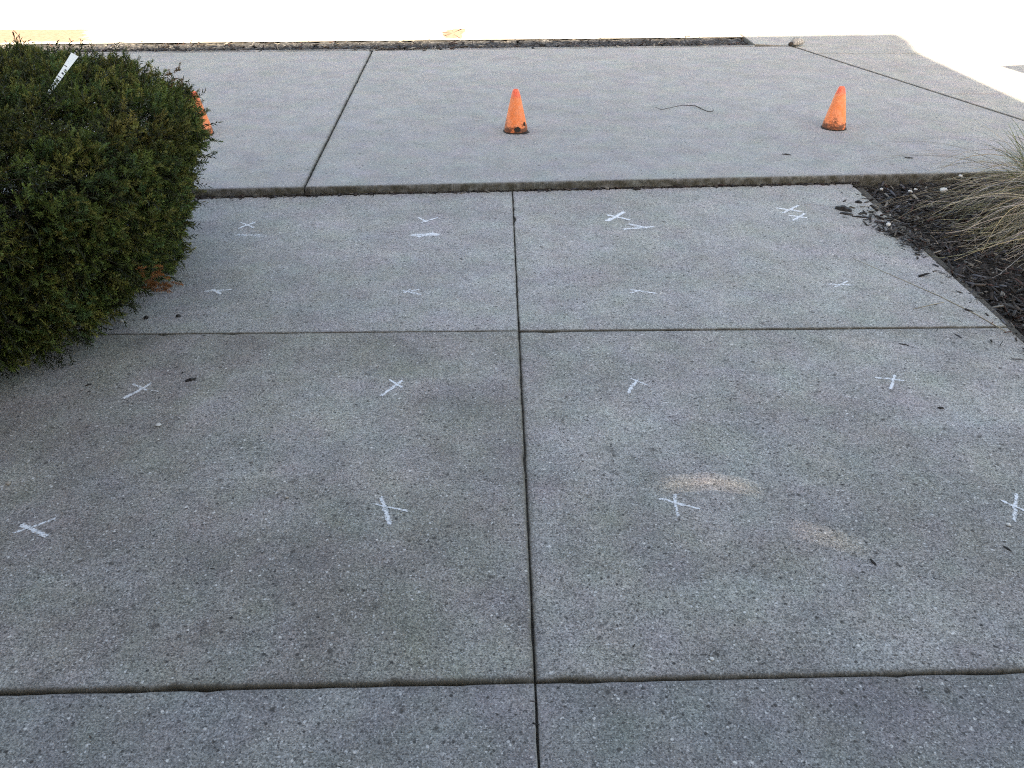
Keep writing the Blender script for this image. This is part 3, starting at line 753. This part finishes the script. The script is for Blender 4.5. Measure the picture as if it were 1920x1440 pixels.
# two dead blades lying on the walk
def lying(name, pix, z, rad, mat, label, cat, lift=.0):
    P = [at(x, y, z) + np.array([0, 0, rad[i] + lift]) for i, (x, y) in enumerate(pix)]; o0 = P[0].copy()
    o = link(name, tube_mesh(name, [p - o0 for p in P], rad, mat, 6)); o.location = o0
    return tag(o, label, cat)
M['straw'] = plain('dry_straw', (.36, .31, .22), .7, 50, .2)
lying('grass_blade', [(1600, 485), (1680, 520), (1760, 555), (1830, 590), (1885, 622)], 0, [.0008, .0012, .0016, .0018, .0018], M['straw'], 'long dry grass blade lying across the corner of the walk', 'grass blade')
lying('grass_blade', [(1712, 580), (1745, 572), (1770, 567)], 0, [.001, .0014, .001], M['straw'], 'short dry grass blade lying beside the mulch edge', 'grass blade')

# ------------------------------------------------------------------ small things on the concrete
lying('twig', [(1229, 201), (1240, 206), (1262, 201), (1280, 197.5), (1304, 199), (1318, 206), (1328, 210), (1336, 209), (1338, 206)], SW, [.0013, .0015, .0016, .0019, .0027, .0025, .0023, .002, .0015], M['twig'], 'thin crooked dark twig lying on the sidewalk between two cones', 'twig')
def sliver(name, a, b, w, z, mat, label, cat, th=.5, seed=0):
    rs = random.Random(seed); A, B = at(a[0], a[1], z), at(b[0], b[1], z); d = B - A; L = np.linalg.norm(d); d /= L; n = np.array([-d[1], d[0], 0]); o0 = (A + B) / 2
    V, F = [], []; m = 6
    for i in range(m + 1):
        t = i / m; ww = w * (.35 + .65 * math.sin(math.pi * min(.95, max(.05, t))) ** .6) * rs.uniform(.85, 1.15) / 2; h = w * th * rs.uniform(.8, 1.2) * (.5 + .5 * math.sin(math.pi * t))
        c = A + d * L * t - o0 + n * rs.uniform(-.1, .1) * w
        for u, zz in ((-1, 0), (1, 0), (.6, h), (-.6, h * .9)): V.append(c + n * u * ww + np.array([0, 0, zz + .0004]))
    for i in range(m):
        for k in range(4): F.append((4 * i + k, 4 * i + (k + 1) % 4, 4 * i + 4 + (k + 1) % 4, 4 * i + 4 + k))
    F += [(3, 2, 1, 0), tuple(4 * m + k for k in range(4))]
    o = link(name, mesh_py(name, V, F, mat)); o.location = o0; return tag(o, label, cat)
sliver('bark_piece', (1566, 391), (1597, 397), .035, 0, M['darkbark'], 'largest chunky black bark piece lying beside the spilled mulch', 'bark piece', .6, 1)
sliver('bark_piece', (1575, 400), (1600, 404), .022, 0, M['darkbark'], 'flat black bark piece tucked just below the largest one', 'bark piece', .4, 2)
sliver('bark_piece', (1603, 379), (1616, 381), .022, 0, M['darkbark'], 'short oval black bark piece near the corner of the walk', 'bark piece', .5, 3)
sliver('bark_piece', (1598, 406), (1628, 409), .014, 0, M['darkbark'], 'thin black bark strip leading from the chunk to the heap', 'bark piece', .5, 4)
sliver('bark_piece', (1610, 402), (1620, 400), .018, 0, M['darkbark'], 'small black bark piece above the thin strip', 'bark piece', .5, 14)
sliver('bark_piece', (1592, 388), (1602, 391), .012, 0, M['darkbark'], 'slim bark sliver above the large chunk', 'bark piece', .5, 15)
sliver('bark_piece', (348, 716), (368, 710), .014, .001, M['darkbark'], 'black bark piece right of the long slanted chalk cross', 'bark piece', .5, 5)
sliver('bark_piece', (160, 724), (172, 720), .008, .001, M['darkbark'], 'small bark sliver between the bush and the slanted chalk cross', 'bark piece', .4, 6)
sliver('bark_piece', (1632, 1048), (1642, 1060), .008, -.003, M['darkbark'], 'black bark sliver below the tan light patches', 'bark piece', .4, 7)
sliver('bark_piece', (1882, 1024), (1896, 1034), .007, -.003, M['darkbark'], 'thin bark sliver at the right edge below the pale pebble', 'bark piece', .4, 8)
sliver('bark_piece', (1685, 644), (1704, 648), .007, -.003, M['darkbark'], 'straight thin bark sliver just below the right end of the cross joint', 'bark piece', .4, 9)
sliver('bark_piece', (1789, 626), (1803, 634), .007, -.003, M['darkbark'], 'bark sliver touching the cross joint near the mulch bed', 'bark piece', .4, 10)
sliver('bark_piece', (1758, 765), (1769, 766), .010, -.003, M['darkbark'], 'dark bark crumb on the right slab below the stemmed chalk cross', 'bark piece', .5, 11)
sliver('bark_piece', (1466, 289), (1483, 291), .014, SW, M['darkbark'], 'dark bark sliver on the sidewalk just above the step', 'bark piece', .4, 12)
sliver('bark_piece', (270, 598), (279, 596), .016, 0, M['darkbark'], 'round black bark bit under the tip of the bush', 'bark piece', .7, 13)
sliver('bark_piece', (330, 594), (339, 593), .016, 0, M['darkbark'], 'black bark bit right of the dead brown twig tip', 'bark piece', .6, 16)
sliver('bark_piece', (1696, 296), (1712, 297), .014, SW, M['darkbark'], 'small dark bark bit on the sidewalk left of the grass clump', 'bark piece', .4, 17)
def butt(p0, p1, label, filt):
    A, B = at(p0[0], p0[1], 0), at(p1[0], p1[1], 0); r = .004; e = empty('cigarette_butt', (A[0], A[1], 0)); d = B - A
    link('paper_tube', tube_mesh('paper_tube', [np.array([0, 0, r]), d * .62 + np.array([0, 0, r])], [r, r], M['paper'], 10), e)
    link('filter', tube_mesh('filter', [d * .63 + np.array([0, 0, r]), d + np.array([0, 0, r])], [r * 1.02, r * .95], filt, 10), e)
    return tag(e, label, 'cigarette butt')
butt((1214, 348), (1237, 347), 'longer white cigarette butt at the foot of the step', M['paper'])
butt((1294, 346.5), (1277, 346.5), 'shorter white cigarette butt at the foot of the step further right', M['paper'])
def pebble(name, px, size, z, mat, label, cat='pebble', flat=.5, seed=0, sx=1.0):
    p = at(px[0], px[1], z); bm = bmesh.new(); bmesh.ops.create_icosphere(bm, subdivisions=2, radius=size)
    for v in bm.verts:
        k = 1 + .30 * noise.noise(v.co * (1.1 / size) + Vector((seed, 0, 0))); v.co *= k; v.co.z *= flat; v.co.x *= sx
    zm = min(v.co.z for v in bm.verts)
    for v in bm.verts: v.co.z -= zm
    me = bpy.data.meshes.new(name); bm.to_mesh(me); bm.free(); me.materials.append(mat)
    me.polygons.foreach_set('use_smooth', np.ones(len(me.polygons), bool))
    o = link(name, me); o.location = (p[0], p[1], z + .0003); return tag(o, label, cat)
pebble('pebble', (297, 798), .008, .001, M['pebble'], 'flat white pebble below the long slanted chalk cross', seed=1, flat=.35, sx=1.3)
pebble('pebble', (297, 825), .0035, .001, M['pebble'], 'tiny white pebble under the flat white one', seed=2)
pebble('pebble', (1890, 985), .0065, -.003, M['pebble'], 'pale pebble below the chalk cross at the right edge', seed=3)
pebble('pebble', (538, 934), .0045, .001, M['pebble_tan'], 'small tan pebble in the middle of the dark left slab', seed=4)
pebble('pebble', (16, 908), .007, .001, M['pebble_tan'], 'small tan pebble at the far left edge of the dark slab', seed=5)
pebble('pebble', (230, 603), .009, 0, M['pebble'], 'white pebble at the ragged lower edge of the bush', seed=6)
pebble('pebble', (1335, 1236), .0055, -.003, M['pebble'], 'larger white speck just above the front joint', seed=7, flat=.25)
pebble('pebble', (1329, 1241), .0035, -.003, M['pebble'], 'smaller white speck beside the larger one above the front joint', seed=8, flat=.25)
# broken concrete lump with a dark hole at the corner of the apron
pebble('concrete_lump', (1493, 86), .055, SW, M['kerb'], 'pale broken concrete lump at the far corner of the sidewalk', 'concrete lump', .75, 9, 1.2)
pebble('dark_hole_blob', (1482, 87), .024, SW, M['rubber'], 'black blob standing for the dark hole beside the pale concrete lump', 'stone', .9, 10)  # black solid standing in for the darkness of the hole by the lump
# pale stones in the mulch
pts_ = [((1768, 362), .020), ((1706, 362), .012), ((1652, 357), .010), ((1665, 424), .012), ((1716, 358), .010), ((1800, 333), .012), ((1742, 334), .010)]
for i, (px, s) in enumerate(pts_):
    p = at(px[0], px[1], 0); z = zr(p[0], p[1]) + .028 if p[0] > re_x(p[1]) else .012
    p = at(px[0], px[1], z)
    o = pebble('mulch_stone', px, s, z, M['pebble'], ('largest pale stone in the mulch, closest to the grass clump', 'pale stone in the middle of the mulch above the long blade', 'tiny pale stone at the corner where walk, step and mulch meet',
        'pale stone on the spilled heap of mulch', 'small pale stone just right of the one in mid mulch', 'pale stone in the mulch against the step, nearer the grass', 'pale stone in the mulch against the step, nearer the walk')[i], 'stone', .7, 20 + i)
    o['group'] = 'pale stones in the mulch'

# ------------------------------------------------------------------ what stands behind the viewer and casts the shade
tanE = math.tan(R(SUN_ELEV))
SA, SB = at(150, 92.3, .012), at(1678, 62, SW)     # rim of the shade
HB = 8.6
def facade_y(x): return line_y(SA, SB, x) - HB / tanE
bld = empty('building', (0, facade_y(0), 0))
oy = facade_y(0)
x0, x1 = -16.0, 3.83
def wall_strip(name, ua, ub, za, zb, mat, th=.03, y_off=0.0):
    V = []
    for yy in (0, -th):
        for u, z in ((ua, za), (ub, za), (ub, zb), (ua, zb)): V.append((u, facade_y(u) - oy + yy + y_off, z))
    return link(name, mesh_py(name, V, [(0, 1, 2, 3), (7, 6, 5, 4), (0, 4, 5, 1), (1, 5, 6, 2), (2, 6, 7, 3), (3, 7, 4, 0)], mat), bld)
V = []
for th in (0, -.03):
    for u, z in ((x1 + .002, HB - .82), (x1 + .15, HB - .35), (x1 + .20, HB), (x1 + .002, HB)): V.append((u, facade_y(u) - oy + th, z))
link('eave_end', mesh_py('eave_end', V, [(0, 1, 2, 3), (7, 6, 5, 4), (0, 4, 5, 1), (1, 5, 6, 2), (2, 6, 7, 3), (3, 7, 4, 0)], M['wall']), bld)
def to_wall(px, py):
    p = at(px, py, -.003); return p[0], (p[1] - facade_y(p[0])) * tanE
s1 = [to_wall(*q) for q in ((1226, 918), (1262, 909), (1330, 903), (1392, 911), (1446, 932))]
s2 = [to_wall(*q) for q in ((1456, 984), (1500, 989), (1570, 1008), (1650, 1036))]
allp = s1 + s2
ha, hb = min(p[0] for p in allp) - .06, max(p[0] for p in allp) + .06
za, zb = min(p[1] for p in allp) - .08, max(p[1] for p in allp) + .08
wall_strip('cladding_panel', x0, ha, -.1, HB, M['wall']); wall_strip('cladding_panel', hb, x1, -.1, HB, M['wall'])
wall_strip('cladding_panel', ha, hb, -.1, za, M['wall']); wall_strip('cladding_panel', ha, hb, zb, HB, M['wall'])
def slit_edge(s, u, g, sg):
    xs_ = [q[0] for q in s]; t = (u - xs_[0]) / (xs_[-1] - xs_[0])
    w = g * max(0, math.sin(math.pi * min(1, max(0, t)))) ** .5 if 0 < t < 1 else 0
    return np.interp(u, xs_, [q[1] for q in s]) + sg * w / 2
us = np.linspace(ha, hb, 80)
slits = [([(u, z - .026) for u, z in s2], .0032), ([(u, z + .006) for u, z in s2], .0032), ([(u, z - .012) for u, z in s1], .0046), ([(u, z + .012) for u, z in s1], .0046)]
bounds = []; lower = lambda u: za
for sl, g in slits:
    bounds.append((lower, (lambda u, sl=sl, g=g: slit_edge(sl, u, g, -1)))); lower = (lambda u, sl=sl, g=g: slit_edge(sl, u, g, 1))
bounds.append((lower, lambda u: zb))
for f0, f1 in bounds:
    V = []; n = len(us)
    for th in (0, -.002):
        for f in (f0, f1): V += [(u, facade_y(u) - oy + th, f(u)) for u in us]
    F = []
    for i in range(n - 1): F += [(i, i + 1, n + i + 1, n + i), (2 * n + i, 3 * n + i, 3 * n + i + 1, 2 * n + i + 1), (n + i, n + i + 1, 3 * n + i + 1, 3 * n + i), (i, 2 * n + i, 2 * n + i + 1, i + 1)]
    link('light_slit_plate', mesh_py('light_slit_plate', V, F, M['metal']), bld)  # unseen plates, slit to let sun through for the light patches on the walk
link('rear_block', box_mesh('rear_block', (x0, -9.5, -.1), (x1 - .1, -1.4, 2.2), M['brick']), bld)
link('sky_block_wing', box_mesh('sky_block_wing', (-8.0, -.05, -.1), (-2.55, 1.25 - oy, 3.4), M['brick']), bld)  # unseen block added to cut sky light and darken the near left slabs
for i in range(1):
    u = .4 + i * 2.2; wall_strip('window', u, u + 1.5, .9, 2.3, M['glass'], .012, .016)
tag(bld, 'tall grey clad building behind the viewer that shades the walk', 'building')
# invented plate on a post, out of frame, added to cast shade on the sunny apron
tip = at(1868, 125, SW); hz = 3.0; sy = tip[1] - hz / tanE
sign = empty('shadow_caster', (tip[0] + .42, sy, SW))
link('post', tube_mesh('post', [(0, -.02, 0), (0, -.02, hz + .2)], [.03, .03], M['metal'], 10), sign)
bm = bmesh.new(); bmesh.ops.create_cube(bm, size=1)
for v in bm.verts: v.co = Vector((v.co.x * .66, v.co.y * .004 + .02, v.co.z * .56))
bmesh.ops.rotate(bm, verts=bm.verts, cent=(0, 0, 0), matrix=Matrix.Rotation(R(-12), 3, 'Y'))
for v in bm.verts: v.co.z += hz - .2
me = bpy.data.meshes.new('shadow_plate'); bm.to_mesh(me); bm.free(); me.materials.append(M['metal']); link('shadow_plate', me, sign)
tag(sign, 'invented metal plate on a post, unseen at right, added to cast a shadow', 'sign')
